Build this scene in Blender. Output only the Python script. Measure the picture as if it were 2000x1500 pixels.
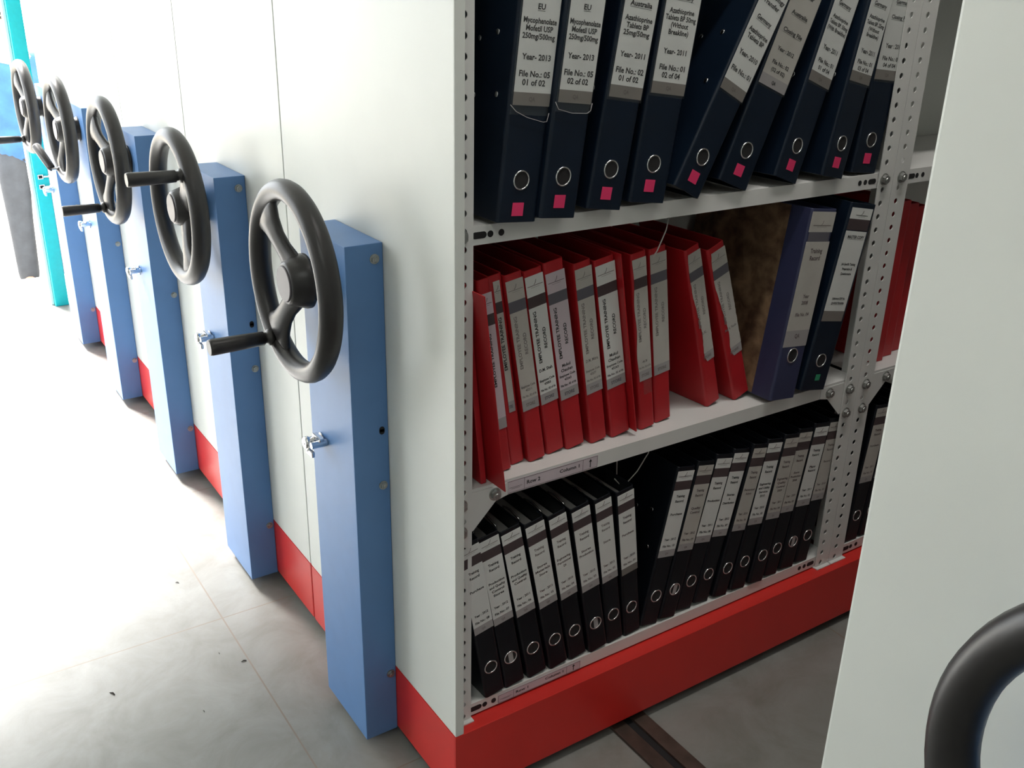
import bpy, bmesh, math, random
from mathutils import Vector, Matrix
random.seed(7)
for o in list(bpy.data.objects): bpy.data.objects.remove(o)
SC = bpy.context.scene
COL = SC.collection
ZB = 0.16                      # top of the red base frames above the floor

# ------------------------------------------------------------------ camera
R = Matrix(((0.83339399, -0.55229875, 0.0205072),
            (0.1957605, 0.32968659, 0.92357164),
            (-0.51684841, -0.76568456, 0.3828771)))
cam_d = bpy.data.cameras.new('camera')
cam_d.sensor_width = 36.0; cam_d.sensor_fit = 'HORIZONTAL'
cam_d.lens = 1895 / 2000 * 36
cam_d.clip_start = 0.02
cam = bpy.data.objects.new('camera', cam_d)
cam.matrix_world = Matrix.Translation((-0.633, -1.080, 1.150 + ZB)) @ R.transposed().to_4x4()
COL.objects.link(cam); SC.camera = cam

# ------------------------------------------------------------------ light
SC.view_settings.view_transform = 'Standard'
SC.view_settings.look = 'None'
SC.view_settings.gamma = 1
SC.view_settings.use_curve_mapping = False
SC.view_settings.exposure = 0.0
world = bpy.data.worlds.new('daylight'); SC.world = world
world.use_nodes = True
bgn = world.node_tree.nodes['Background']
bgn.inputs['Color'].default_value = (0.93, 0.97, 1.0, 1)
bgn.inputs['Strength'].default_value = 7.0

def area(name, loc, rot, sx, sy, power, color=(1, 1, 1), portal=False):
    l = bpy.data.lights.new(name, 'AREA'); l.shape = 'RECTANGLE'
    l.size = sx; l.size_y = sy; l.energy = power; l.color = color
    if portal: l.cycles.is_portal = True
    o = bpy.data.objects.new(name, l); o.location = loc; o.rotation_euler = rot
    COL.objects.link(o); return o
# daylight through the open doorway and the window (portals only guide the sky light)
area('doorway_daylight', (-0.80, 3.34, 1.15), (math.radians(-90), 0, 0), 1.5, 2.3, 1, portal=True)
area('window_daylight', (-2.17, 2.45, 1.45), (0, math.radians(-90), 0), 1.4, 1.9, 1, portal=True)
sl = bpy.data.lights.new('sun', 'SUN'); sl.energy = 26; sl.angle = math.radians(14); sl.color = (1.0, 0.97, 0.93)
so = bpy.data.objects.new('sun', sl); COL.objects.link(so)
so.rotation_euler = Vector((0.25, -1.0, -0.95)).to_track_quat('-Z', 'Y').to_euler()
# fluorescent tubes on the ceiling
area('tube_light', (-1.2, -1.6, 2.84), (0, 0, 0), 0.12, 1.2, 10, (0.95, 1.0, 0.94))
area('tube_light', (0.55, -0.42, 2.84), (0, 0, math.radians(90)), 0.12, 1.2, 18, (1.0, 0.96, 0.92))

# ------------------------------------------------------------------ materials
def mat(name, col, rough=0.5, metal=0.0, noise=0.0, nscale=30, bump=0.0, spec=0.5, coat=0.0):
    m = bpy.data.materials.new(name); m.use_nodes = True
    nt = m.node_tree; b = nt.nodes['Principled BSDF']
    b.inputs['Base Color'].default_value = (*col, 1)
    b.inputs['Roughness'].default_value = rough
    b.inputs['Metallic'].default_value = metal
    b.inputs['Specular IOR Level'].default_value = spec
    if coat: b.inputs['Coat Weight'].default_value = coat
    if noise or bump:
        tc = nt.nodes.new('ShaderNodeTexCoord'); n = nt.nodes.new('ShaderNodeTexNoise')
        n.inputs['Scale'].default_value = nscale; n.inputs['Detail'].default_value = 4
        nt.links.new(tc.outputs['Object'], n.inputs['Vector'])
        if noise:
            mx = nt.nodes.new('ShaderNodeMixRGB'); mx.blend_type = 'MULTIPLY'
            r = nt.nodes.new('ShaderNodeValToRGB')
            r.color_ramp.elements[0].position = 0.3; r.color_ramp.elements[1].position = 0.7
            r.color_ramp.elements[0].color = (1 - noise,) * 3 + (1,)
            r.color_ramp.elements[1].color = (1, 1, 1, 1)
            nt.links.new(n.outputs['Fac'], r.inputs['Fac'])
            mx.inputs['Fac'].default_value = 1
            mx.inputs['Color1'].default_value = (*col, 1)
            nt.links.new(r.outputs['Color'], mx.inputs['Color2'])
            nt.links.new(mx.outputs['Color'], b.inputs['Base Color'])
        if bump:
            bp = nt.nodes.new('ShaderNodeBump'); bp.inputs['Strength'].default_value = bump
            bp.inputs['Distance'].default_value = 0.002
            nt.links.new(n.outputs['Fac'], bp.inputs['Height'])
            nt.links.new(bp.outputs['Normal'], b.inputs['Normal'])
    return m

M = {}
M['white'] = mat('white_powder_coat', (0.72, 0.74, 0.70), 0.42, noise=0.04, nscale=8, bump=0.03)
M['shelf'] = mat('white_shelf_paint', (0.70, 0.70, 0.68), 0.4, noise=0.06, nscale=12)
M['blue'] = mat('blue_powder_coat', (0.10, 0.225, 0.47), 0.45, noise=0.06, nscale=20, bump=0.03)
M['red'] = mat('red_powder_coat', (0.66, 0.028, 0.022), 0.38, noise=0.06, nscale=10)
M['black'] = mat('black_plastic', (0.022, 0.020, 0.020), 0.38, noise=0.15, nscale=60, bump=0.05)
M['cap'] = mat('grey_hub_cap', (0.10, 0.09, 0.10), 0.45)
M['chrome'] = mat('chrome', (0.75, 0.75, 0.76), 0.18, 1.0)
M['zinc'] = mat('zinc_bolt', (0.45, 0.46, 0.44), 0.4, 0.9, noise=0.3, nscale=200)
M['hole'] = mat('dark_void', (0.012, 0.011, 0.012), 0.8)
M['navy'] = mat('navy_file_cloth', (0.005, 0.012, 0.026), 0.36, noise=0.25, nscale=14, bump=0.08, spec=0.32)
M['blackfile'] = mat('black_file_cloth', (0.004, 0.006, 0.010), 0.42, noise=0.25, nscale=14, bump=0.08, spec=0.28)
M['bluefile'] = mat('blue_file_cloth', (0.032, 0.038, 0.095), 0.45, noise=0.15, nscale=14)
M['redfile'] = mat('red_file_cloth', (0.47, 0.012, 0.018), 0.42, noise=0.18, nscale=9, bump=0.05)
M['paper'] = mat('paper_pages', (0.42, 0.40, 0.38), 0.9)
M['lbl'] = mat('label_paper', (0.70, 0.71, 0.69), 0.55, noise=0.05, nscale=20)
M['lbl_old'] = mat('aged_label_paper', (0.52, 0.50, 0.46), 0.6, noise=0.12, nscale=20)
M['lbl_pink'] = mat('pale_pink_label_paper', (0.60, 0.52, 0.56), 0.6, noise=0.06, nscale=20)
M['grey'] = mat('grey_label_band', (0.20, 0.18, 0.165), 0.6)
M['lgrey'] = mat('light_grey_label_band', (0.36, 0.34, 0.34), 0.6)
M['band'] = mat('dark_label_band', (0.065, 0.045, 0.048), 0.6)
M['bandg'] = mat('slate_label_band', (0.12, 0.115, 0.135), 0.6)
M['ink'] = mat('black_ink', (0.02, 0.02, 0.02), 0.7)
M['inkf'] = mat('faded_ink', (0.22, 0.20, 0.19), 0.7)
M['inkr'] = mat('reddish_grey_ink', (0.13, 0.10, 0.10), 0.7)
M['pink'] = mat('pink_sticker', (0.75, 0.035, 0.14), 0.5)
M['green'] = mat('green_sticker', (0.03, 0.28, 0.14), 0.5)
M['yellow'] = mat('yellow_band', (0.5, 0.40, 0.10), 0.6)
M['orange'] = mat('orange_band', (0.42, 0.09, 0.03), 0.6)
M['cord'] = mat('white_cord', (0.55, 0.53, 0.50), 0.8)
M['rail'] = mat('rusty_steel_rail', (0.11, 0.075, 0.06), 0.5, 0.3, noise=0.5, nscale=25, bump=0.3)
M['teal'] = mat('turquoise_door_paint', (0.0, 0.62, 0.68), 0.4, noise=0.08, nscale=60)
M['wall'] = mat('white_wall_paint', (0.75, 0.76, 0.74), 0.7, noise=0.04, nscale=3)
M['skin'] = mat('skin', (0.45, 0.24, 0.16), 0.55)
M['hair'] = mat('black_hair', (0.01, 0.008, 0.008), 0.6, noise=0.4, nscale=80, bump=0.5)
M['denim'] = mat('blue_shirt_cloth', (0.035, 0.12, 0.32), 0.85, noise=0.3, nscale=14, bump=0.3)
M['trouser'] = mat('grey_trouser_cloth', (0.045, 0.05, 0.06), 0.85, noise=0.3, nscale=14, bump=0.3)
M['shoe'] = mat('dark_shoe_leather', (0.03, 0.025, 0.02), 0.5)
M['leaf'] = mat('dry_green_leaves', (0.16, 0.22, 0.06), 0.8, noise=0.5, nscale=6)
M['sand'] = mat('pale_sandy_ground', (0.55, 0.50, 0.42), 0.9, noise=0.2, nscale=2, bump=0.3)
M['twig'] = mat('dry_leaf_bits', (0.03, 0.025, 0.02), 0.8)

# marbled brown paper of the old box file
m = M['marble'] = mat('brown_marbled_paper', (0.12, 0.06, 0.03), 0.7)
nt = m.node_tree; b = nt.nodes['Principled BSDF']
tc = nt.nodes.new('ShaderNodeTexCoord'); n = nt.nodes.new('ShaderNodeTexNoise')
n.inputs['Scale'].default_value = 30; n.inputs['Detail'].default_value = 7; n.inputs['Distortion'].default_value = 0.25
rp = nt.nodes.new('ShaderNodeValToRGB')
rp.color_ramp.elements[0].position = 0.35; rp.color_ramp.elements[0].color = (0.07, 0.035, 0.018, 1)
rp.color_ramp.elements[1].position = 0.66; rp.color_ramp.elements[1].color = (0.24, 0.15, 0.08, 1)
nt.links.new(tc.outputs['Object'], n.inputs['Vector']); nt.links.new(n.outputs['Fac'], rp.inputs['Fac'])
nt.links.new(rp.outputs['Color'], b.inputs['Base Color'])

# clear plastic label pocket
m = bpy.data.materials.new('clear_plastic_film'); m.use_nodes = True; M['film'] = m
nt = m.node_tree; nt.nodes.clear()
out = nt.nodes.new('ShaderNodeOutputMaterial'); mixn = nt.nodes.new('ShaderNodeMixShader')
tr = nt.nodes.new('ShaderNodeBsdfTransparent'); gl = nt.nodes.new('ShaderNodeBsdfGlossy')
gl.inputs['Roughness'].default_value = 0.25; gl.inputs['Color'].default_value = (0.8, 0.85, 0.85, 1)
mixn.inputs['Fac'].default_value = 0.10
nt.links.new(tr.outputs[0], mixn.inputs[1]); nt.links.new(gl.outputs[0], mixn.inputs[2]); nt.links.new(mixn.outputs[0], out.inputs['Surface'])

# grey stone floor tiles with pale brown grout
m = bpy.data.materials.new('grey_stone_tiles'); m.use_nodes = True; M['floor'] = m
nt = m.node_tree; b = nt.nodes['Principled BSDF']; L = nt.links.new
geo = nt.nodes.new('ShaderNodeNewGeometry'); sep = nt.nodes.new('ShaderNodeSeparateXYZ')
L(geo.outputs['Position'], sep.inputs[0])
def line(axis, off, size, half):
    a = nt.nodes.new('ShaderNodeMath'); a.operation = 'ADD'; a.inputs[1].default_value = off; L(sep.outputs[axis], a.inputs[0])
    w = nt.nodes.new('ShaderNodeMath'); w.operation = 'PINGPONG'; w.inputs[1].default_value = size / 2; L(a.outputs[0], w.inputs[0])
    c = nt.nodes.new('ShaderNodeMath'); c.operation = 'LESS_THAN'; c.inputs[1].default_value = half; L(w.outputs[0], c.inputs[0])
    return c
lx = line('X', 0.32 + 6.0, 0.56, 0.0016); ly = line('Y', -0.742 + 6.0, 0.60, 0.0014)
mxm = nt.nodes.new('ShaderNodeMath'); mxm.operation = 'MAXIMUM'; L(lx.outputs[0], mxm.inputs[0]); L(ly.outputs[0], mxm.inputs[1])
n1 = nt.nodes.new('ShaderNodeTexNoise'); n1.inputs['Scale'].default_value = 7; n1.inputs['Detail'].default_value = 12; n1.inputs['Roughness'].default_value = 0.68; n1.inputs['Distortion'].default_value = 0.6
L(geo.outputs['Position'], n1.inputs['Vector'])
r1 = nt.nodes.new('ShaderNodeValToRGB')
r1.color_ramp.elements[0].position = 0.32; r1.color_ramp.elements[0].color = (0.19, 0.185, 0.165, 1)
r1.color_ramp.elements[1].position = 0.68; r1.color_ramp.elements[1].color = (0.275, 0.275, 0.26, 1)
L(n1.outputs['Fac'], r1.inputs['Fac'])
mc = nt.nodes.new('ShaderNodeMixRGB'); L(mxm.outputs[0], mc.inputs['Fac']); L(r1.outputs['Color'], mc.inputs['Color1'])
mc.inputs['Color2'].default_value = (0.21, 0.17, 0.14, 1)
L(mc.outputs['Color'], b.inputs['Base Color'])
n2 = nt.nodes.new('ShaderNodeTexNoise'); n2.inputs['Scale'].default_value = 14; n2.inputs['Detail'].default_value = 6
L(geo.outputs['Position'], n2.inputs['Vector'])
bp = nt.nodes.new('ShaderNodeBump'); bp.inputs['Strength'].default_value = 0.25; bp.inputs['Distance'].default_value = 0.004
L(n2.outputs['Fac'], bp.inputs['Height']); L(bp.outputs['Normal'], b.inputs['Normal'])
b.inputs['Roughness'].default_value = 0.42

# ------------------------------------------------------------------ mesh helpers
def link(name, bm, mats, parent=None, smooth=False, loc=None, autosmooth=False):
    me = bpy.data.meshes.new(name); bmesh.ops.recalc_face_normals(bm, faces=bm.faces); bm.to_mesh(me); bm.free()
    for x in (mats if isinstance(mats, (list, tuple)) else [mats]): me.materials.append(x)
    if smooth:
        for p in me.polygons: p.use_smooth = True
    o = bpy.data.objects.new(name, me); COL.objects.link(o)
    if parent: o.parent = parent
    if loc: o.location = loc
    if autosmooth:
        md = o.modifiers.new('wn', 'WEIGHTED_NORMAL')
    return o
def box(bm, x0, x1, y0, y1, z0, z1, bevel=0.0, mi=0, seg=2):
    r = bmesh.ops.create_cube(bm, size=1.0)
    vs = r['verts']
    for v in vs:
        v.co = Vector(((x0 + x1) / 2 + v.co.x * (x1 - x0), (y0 + y1) / 2 + v.co.y * (y1 - y0), (z0 + z1) / 2 + v.co.z * (z1 - z0)))
    fs = set(f for v in vs for f in v.link_faces)
    for f in fs: f.material_index = mi
    if bevel:
        es = list(set(e for v in vs for e in v.link_edges))
        rr = bmesh.ops.bevel(bm, geom=es, offset=bevel, segments=seg, affect='EDGES', profile=0.7)
        for f in rr['faces']: f.material_index = mi
def cyl(bm, p0, p1, r0, r1=None, seg=24, mi=0, cap=True):
    if r1 is None: r1 = r0
    p0 = Vector(p0); p1 = Vector(p1); d = p1 - p0
    q = d.to_track_quat('Z', 'Y').to_matrix().to_4x4()
    r = bmesh.ops.create_cone(bm, cap_ends=cap, segments=seg, radius1=r0, radius2=r1, depth=d.length,
                              matrix=Matrix.Translation((p0 + p1) / 2) @ q)
    for f in set(f for v in r['verts'] for f in v.link_faces): f.material_index = mi
def revolve(bm, prof, origin, axis, seg=40, mi=0, closed=False):
    """prof: (radius, height along axis)"""
    q = Vector(axis).to_track_quat('Z', 'Y').to_matrix(); o = Vector(origin)
    rings = []
    for (r, h) in prof:
        rings.append([bm.verts.new(o + q @ Vector((r * math.cos(2 * math.pi * i / seg), r * math.sin(2 * math.pi * i / seg), h))) for i in range(seg)])
    n = len(rings)
    for k in range(n if closed else n - 1):
        a, b_ = rings[k], rings[(k + 1) % n]
        for i in range(seg):
            f = bm.faces.new((a[i], a[(i + 1) % seg], b_[(i + 1) % seg], b_[i])); f.material_index = mi; f.smooth = True
    if not closed:
        for rg in (rings[0], rings[-1]):
            f = bm.faces.new(rg); f.material_index = mi
def torus(bm, c, axis, R_, r, seg=64, rs=16, mi=0, sx=1.0, sz=1.0):
    prof = [(R_ + r * sx * math.cos(2 * math.pi * k / rs), r * sz * math.sin(2 * math.pi * k / rs)) for k in range(rs)]
    revolve(bm, prof, c, axis, seg, mi, closed=True)
def tube(bm, pts, r, seg=8, mi=0):
    pts = [Vector(p) for p in pts]; rings = []
    for i, p in enumerate(pts):
        d = (pts[min(i + 1, len(pts) - 1)] - pts[max(i - 1, 0)]).normalized()
        q = d.to_track_quat('Z', 'Y').to_matrix(); rr = r[i] if isinstance(r, (list, tuple)) else r
        rings.append([bm.verts.new(p + q @ Vector((rr * math.cos(2 * math.pi * k / seg), rr * math.sin(2 * math.pi * k / seg), 0))) for k in range(seg)])
    for a, b_ in zip(rings, rings[1:]):
        for k in range(seg):
            f = bm.faces.new((a[k], a[(k + 1) % seg], b_[(k + 1) % seg], b_[k])); f.material_index = mi; f.smooth = True
    for rg in (rings[0], rings[-1]): bm.faces.new(rg).material_index = mi
def prism(bm, pts, axis, d0, d1, mi=0):
    """polygon pts (a,b) extruded along an axis: 'y': (x,z), 'z': (x,y), 'x': (y,z)"""
    def P(a, b_, d): return {'y': (a, d, b_), 'z': (a, b_, d), 'x': (d, a, b_)}[axis]
    A = [bm.verts.new(P(a, b_, d0)) for a, b_ in pts]; B = [bm.verts.new(P(a, b_, d1)) for a, b_ in pts]
    n = len(pts)
    for i in range(n): bm.faces.new((A[i], A[(i + 1) % n], B[(i + 1) % n], B[i])).material_index = mi
    bm.faces.new(A).material_index = mi; bm.faces.new(B).material_index = mi
def hexbolt(bm, c, axis, r=0.009, h=0.006):
    c = Vector(c); a = Vector(axis)
    cyl(bm, c, c + a * 0.0015, r * 1.25, seg=20)
    cyl(bm, c + a * 0.0015, c + a * (0.0015 + h), r, r * 0.93, seg=6)
    cyl(bm, c + a * (0.0015 + h), c + a * (0.003 + h), r * 0.5, r * 0.42, seg=12)
def empty(name, loc, label, cat, group=None):
    o = bpy.data.objects.new(name, None); COL.objects.link(o); o.location = loc; o.empty_display_size = 0.1
    o['label'] = label; o['category'] = cat
    if group: o['group'] = group
    return o
def tag(o, label, cat, group=None, kind=None):
    if label: o['label'] = label
    if cat: o['category'] = cat
    if group: o['group'] = group
    if kind: o['kind'] = kind
    return o
def struct(name, bm, m, label=None):
    o = link(name, bm, m); o['kind'] = 'structure'
    if label: o['label'] = label
    return o

# text collected into one bmesh per label ---------------------------------
def text_into(bm, s, cx, z, width, size, y, rot=0.0, bold=True, under=False, just='CENTER', mi=0):
    cu = bpy.data.curves.new('t', 'FONT'); cu.body = s; cu.size = 1.0; cu.align_x = 'CENTER'; cu.align_y = 'CENTER'
    cu.resolution_u = 2; cu.offset = 0.028 if bold else 0.0
    to = bpy.data.objects.new('t', cu); COL.objects.link(to)
    dg = bpy.context.evaluated_depsgraph_get(); dg.update()
    me = bpy.data.meshes.new_from_object(to.evaluated_get(dg))
    if len(me.vertices):
        xs = [v.co.x for v in me.vertices]; w = max(xs) - min(xs); mx = (max(xs) + min(xs)) / 2
        kx = (width / w) if width else size; ky = size
        vs = []
        ca, sa = math.cos(rot), math.sin(rot)
        for v in me.vertices:
            a = (v.co.x - mx) * kx; b_ = v.co.y * ky
            vs.append(bm.verts.new((cx + a * ca - b_ * sa, y, z + a * sa + b_ * ca)))
        for p in me.polygons:
            try:
                f = bm.faces.new([vs[i] for i in p.vertices]); f.material_index = mi
            except ValueError: pass
        if under:
            hw = w * kx / 2; zz = -size * 0.52; t = size * 0.05
            q = [(-hw, zz), (hw, zz), (hw, zz + t), (-hw, zz + t)]
            bm.faces.new([bm.verts.new((cx + a * ca - b_ * sa, y, z + a * sa + b_ * ca)) for a, b_ in q]).material_index = mi
    bpy.data.objects.remove(to); bpy.data.meshes.remove(me); bpy.data.curves.remove(cu)

# ------------------------------------------------------------------ perforated strip
def perforated(bm, org, ux, uz, w, length, pitch=0.025, hx=0.5, r=0.0052, t=0.002, rz=1.0):
    """strip from org, width along ux, length along uz, round holes every pitch"""
    org = Vector(org); ux = Vector(ux); uz = Vector(uz); un = ux.cross(uz)
    n = int(length / pitch); seg = 12
    for side in (0, 1):
        off = un * (t * side)
        for k in range(n):
            z0 = k * pitch; c = org + off + ux * (w * hx) + uz * (z0 + pitch / 2)
            ring = [bm.verts.new(c + ux * r * math.cos(2 * math.pi * i / seg) + uz * r * rz * math.sin(2 * math.pi * i / seg)) for i in range(seg)]
            h = pitch / 2; l = w * hx; rr = w * (1 - hx)
            def sq(i):
                a = 2 * math.pi * i / seg; cx, cz = math.cos(a), math.sin(a)
                kx = (rr if cx > 0 else l) / abs(cx) if abs(cx) > 1e-6 else 1e9
                kz = h / abs(cz) if abs(cz) > 1e-6 else 1e9
                s = min(kx, kz); return c + ux * cx * s + uz * cz * s
            outer = [bm.verts.new(sq(i)) for i in range(seg)]
            corners = [(rr, h), (-l, h), (-l, -h), (rr, -h)]
            for i in range(seg):
                j = (i + 1) % seg
                f = [ring[i], outer[i]]
                a0 = 2 * math.pi * i / seg; a1 = 2 * math.pi * (i + 1) / seg
                for (qx, qz) in corners:
                    aa = math.atan2(qz, qx) % (2 * math.pi)
                    if a0 + 1e-4 < aa < a1 - 1e-4: f.append(bm.verts.new(c + ux * qx + uz * qz))
                f += [outer[j], ring[j]]
                bm.faces.new(f)
            if side == 0:
                back = [bm.verts.new(v.co + un * t) for v in ring]
                for i in range(seg):
                    j = (i + 1) % seg; bm.faces.new((ring[i], ring[j], back[j], back[i]))
    for s in (0.0, w):
        a = org + ux * s
        bm.faces.new([bm.verts.new(p) for p in (a, a + uz * n * pitch, a + uz * n * pitch + un * t, a + un * t)])

# ------------------------------------------------------------------ the room
bm = bmesh.new(); box(bm, -2.2, 4.2, -3.4, 3.74, -0.12, 0.0)
struct('floor', bm, M['floor'], 'grey stone tile floor with thin brown grout lines')
bm = bmesh.new(); box(bm, -2.35, 4.35, -3.55, 3.48, 2.9, 3.0)
struct('ceiling', bm, M['wall'], 'white ceiling')
# left wall with an open window
bm = bmesh.new()
box(bm, -2.35, -2.2, -3.4, 1.75, -0.12, 2.9); box(bm, -2.35, -2.2, 3.15, 3.3, -0.12, 2.9)
box(bm, -2.35, -2.2, 1.75, 3.15, -0.12, 0.5); box(bm, -2.35, -2.2, 1.75, 3.15, 2.4, 2.9)
struct('wall_left', bm, M['wall'])
bm = bmesh.new(); box(bm, 4.2, 4.35, -3.4, 3.3, -0.12, 2.9); struct('wall_right', bm, M['wall'])
bm = bmesh.new(); box(bm, -2.35, 4.35, -3.55, -3.4, -0.12, 2.9); struct('wall_back', bm, M['wall'])
bm = bmesh.new()
box(bm, -2.35, -1.55, 3.3, 3.45, -0.12, 2.9); box(bm, 0.05, 4.35, 3.3, 3.45, -0.12, 2.9)
box(bm, -1.55, 0.05, 3.3, 3.45, 2.3, 2.9)
struct('wall_far', bm, M['wall'])

# turquoise door frame with a pair of latch keepers
door = bpy.data.objects.new('door_1', None); COL.objects.link(door); door.location = (-0.02, 3.27, 0)
door['kind'] = 'structure'; door['label'] = 'turquoise painted door frame post at the far end of the aisle'
bm = bmesh.new(); box(bm, -0.034, 0.018, -0.03, 0.03, 0.0, 2.3, 0.003); link('door_post', bm, M['teal'], door)
bm = bmesh.new(); box(bm, -0.046, -0.0345, 0.0, 0.05, 0.0, 2.3, 0.002); link('door_trim', bm, M['white'], door)
for z in (0.545, 0.505):
    bm = bmesh.new()
    box(bm, -0.024, -0.002, -0.036, -0.0305, z - 0.009, z + 0.009, 0.002, 0)
    box(bm, -0.020, -0.006, -0.0368, -0.0361, z - 0.006, z + 0.006, 0, 1)
    cyl(bm, (-0.002, -0.034, z), (0.03, -0.034, z), 0.004, seg=10)
    link('latch_keeper', bm, [M['chrome'], M['hole']], door)

# outside
bm = bmesh.new(); box(bm, -14, 16, 3.76, 26, -0.90, -0.71)
g = struct('trim_1', bm, M['sand']); g.name = 'outside_ground'; g['label'] = 'bright sandy ground outside the doorway'

# ------------------------------------------------------------------ mobile shelving units
UW = 0.603
def wheel_parts(root, a_handle, folded=False):
    """wheel in the plane x = -0.118, centre y 0.298, z 0.718 above the base frame"""
    c = Vector((-0.112, 0.299, ZB + 0.716)); RR = 0.141
    bm = bmesh.new()
    torus(bm, c, (1, 0, 0), RR, 0.0165, 72, 16, sx=1.0, sz=1.1)
    for a in (a_handle, a_handle + math.radians(103)):
        u = Vector((0, math.cos(a), math.sin(a))); v = Vector((0, -math.sin(a), math.cos(a)))
        rings = []
        # (distance, half width, half thickness, x offset)
        for (d, w, t, ox) in ((0.020, 0.030, 0.014, 0.012), (0.036, 0.025, 0.012, 0.009), (0.058, 0.0205, 0.0100, 0.004), (0.080, 0.0215, 0.0095, 0.0),
                              (0.102, 0.029, 0.010, -0.002), (0.119, 0.041, 0.011, -0.003), (0.133, 0.060, 0.0085, 0.0)):
            rings.append([bm.verts.new(c + u * (d if abs(math.cos(th)) < 0.8 or d < 0.12 else d - 0.004) + v * w * math.cos(th) + Vector((ox + t * math.sin(th), 0, 0)))
                          for th in [2 * math.pi * k / 16 for k in range(16)]])
        for r0, r1 in zip(rings, rings[1:]):
            for k in range(16):
                f = bm.faces.new((r0[k], r0[(k + 1) % 16], r1[(k + 1) % 16], r1[k])); f.smooth = True
        bm.faces.new(rings[0]); bm.faces.new(rings[-1])
    # dished hub
    revolve(bm, [(0.030, 0.0), (0.0335, 0.0035), (0.040, 0.022), (0.043, 0.030), (0.043, 0.036), (0.028, 0.040)], c + Vector((-0.014, 0, 0)), (1, 0, 0), 40)
    w = link('handwheel', bm, M['black'], root)
    bm = bmesh.new(); revolve(bm, [(0.027, 0.0), (0.028, 0.0012), (0.0285, 0.003)], c + Vector((-0.0165, 0, 0)), (1, 0, 0), 36)
    link('hub_cap', bm, M['cap'], w)['label'] = 'grey hub cap'
    bm = bmesh.new(); revolve(bm, [(0.031, 0), (0.033, 0.003), (0.033, 0.024), (0.036, 0.0265)], c + Vector((0.022, 0, 0)), (1, 0, 0), 36)
    link('shaft_collar', bm, M['black'], w)
    u = Vector((0, math.cos(a_handle), math.sin(a_handle))); b0 = c + u * 0.134 + Vector((-0.012, 0, 0))
    bm = bmesh.new()
    if not folded:
        revolve(bm, [(0.0135, 0), (0.0135, 0.008), (0.009, 0.010), (0.009, 0.014), (0.0115, 0.016), (0.0125, 0.05), (0.0135, 0.101), (0.0125, 0.105)], b0, (-1, 0, 0), 24)
        link('crank_handle', bm, M['black'], w)
    else:
        cyl(bm, b0, b0 + Vector((-0.022, 0, 0)), 0.006, seg=12, mi=1)
        d = Vector((-0.25, 0.75, 0.62)).normalized()
        p = b0 + Vector((-0.020, 0, 0))
        revolve(bm, [(0.008, 0), (0.0115, 0.008), (0.0125, 0.05), (0.0135, 0.095), (0.011, 0.1)], p, d, 24, 0)
        link('crank_handle', bm, [M['black'], M['chrome']], w)['label'] = 'crank handle folded up against the wheel, with chrome pivot'

def control_box(root, slots=True):
    bm = bmesh.new(); box(bm, -0.063, -0.0005, 0.213, 0.386, 0.021, ZB + 0.785, 0.0018)
    cb = link('control_box', bm, M['blue'], root)
    for (x, z) in ((-0.015, 0.761), (-0.013, 0.376), (-0.011, -0.010)):
        bm = bmesh.new(); hexbolt(bm, (x, 0.2130, ZB + z), (0, -1, 0), 0.0062, 0.0035); link('screw', bm, M['zinc'], cb)
    bm = bmesh.new()
    for (x, z) in ((-0.012, 0.476), (-0.011, 0.193)):
        if z < 0.3: continue
        revolve(bm, [(0.0045, 0), (0.0045, 0.0008)], (x, 0.2131, ZB + z + 0.002), (0, -1, 0), 16)
        box(bm, x - 0.0045, x + 0.0045, 0.2123, 0.2131, ZB + z - 0.003, ZB + z + 0.002)
        revolve(bm, [(0.0045, 0), (0.0045, 0.0008)], (x, 0.2131, ZB + z - 0.003), (0, -1, 0), 16)
    link('slot_hole', bm, M['hole'], cb)
    # chrome cam lock with its swing bolt
    y, z = 0.345, ZB + 0.418
    bm = bmesh.new()
    revolve(bm, [(0.013, 0), (0.013, 0.002), (0.009, 0.004), (0.009, 0.022), (0.0115, 0.024), (0.0115, 0.030), (0.009, 0.032)], (-0.063, y, z), (-1, 0, 0), 24)
    box(bm, -0.078, -0.069, y - 0.028, y + 0.004, z + 0.006, z + 0.014, 0.002)
    box(bm, -0.094, -0.088, y - 0.030, y - 0.004, z - 0.016, z - 0.006, 0.002)
    cyl(bm, (-0.064, y - 0.024, z + 0.004), (-0.092, y - 0.024, z + 0.004), 0.006, seg=16)
    cyl(bm, (-0.094, y - 0.012, z - 0.011), (-0.080, y - 0.006, z + 0.002), 0.004, seg=10)
    box(bm, -0.0965, -0.0952, y - 0.003, y + 0.003, z - 0.001, z + 0.001)
    link('cam_lock', bm, M['chrome'], root)

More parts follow.
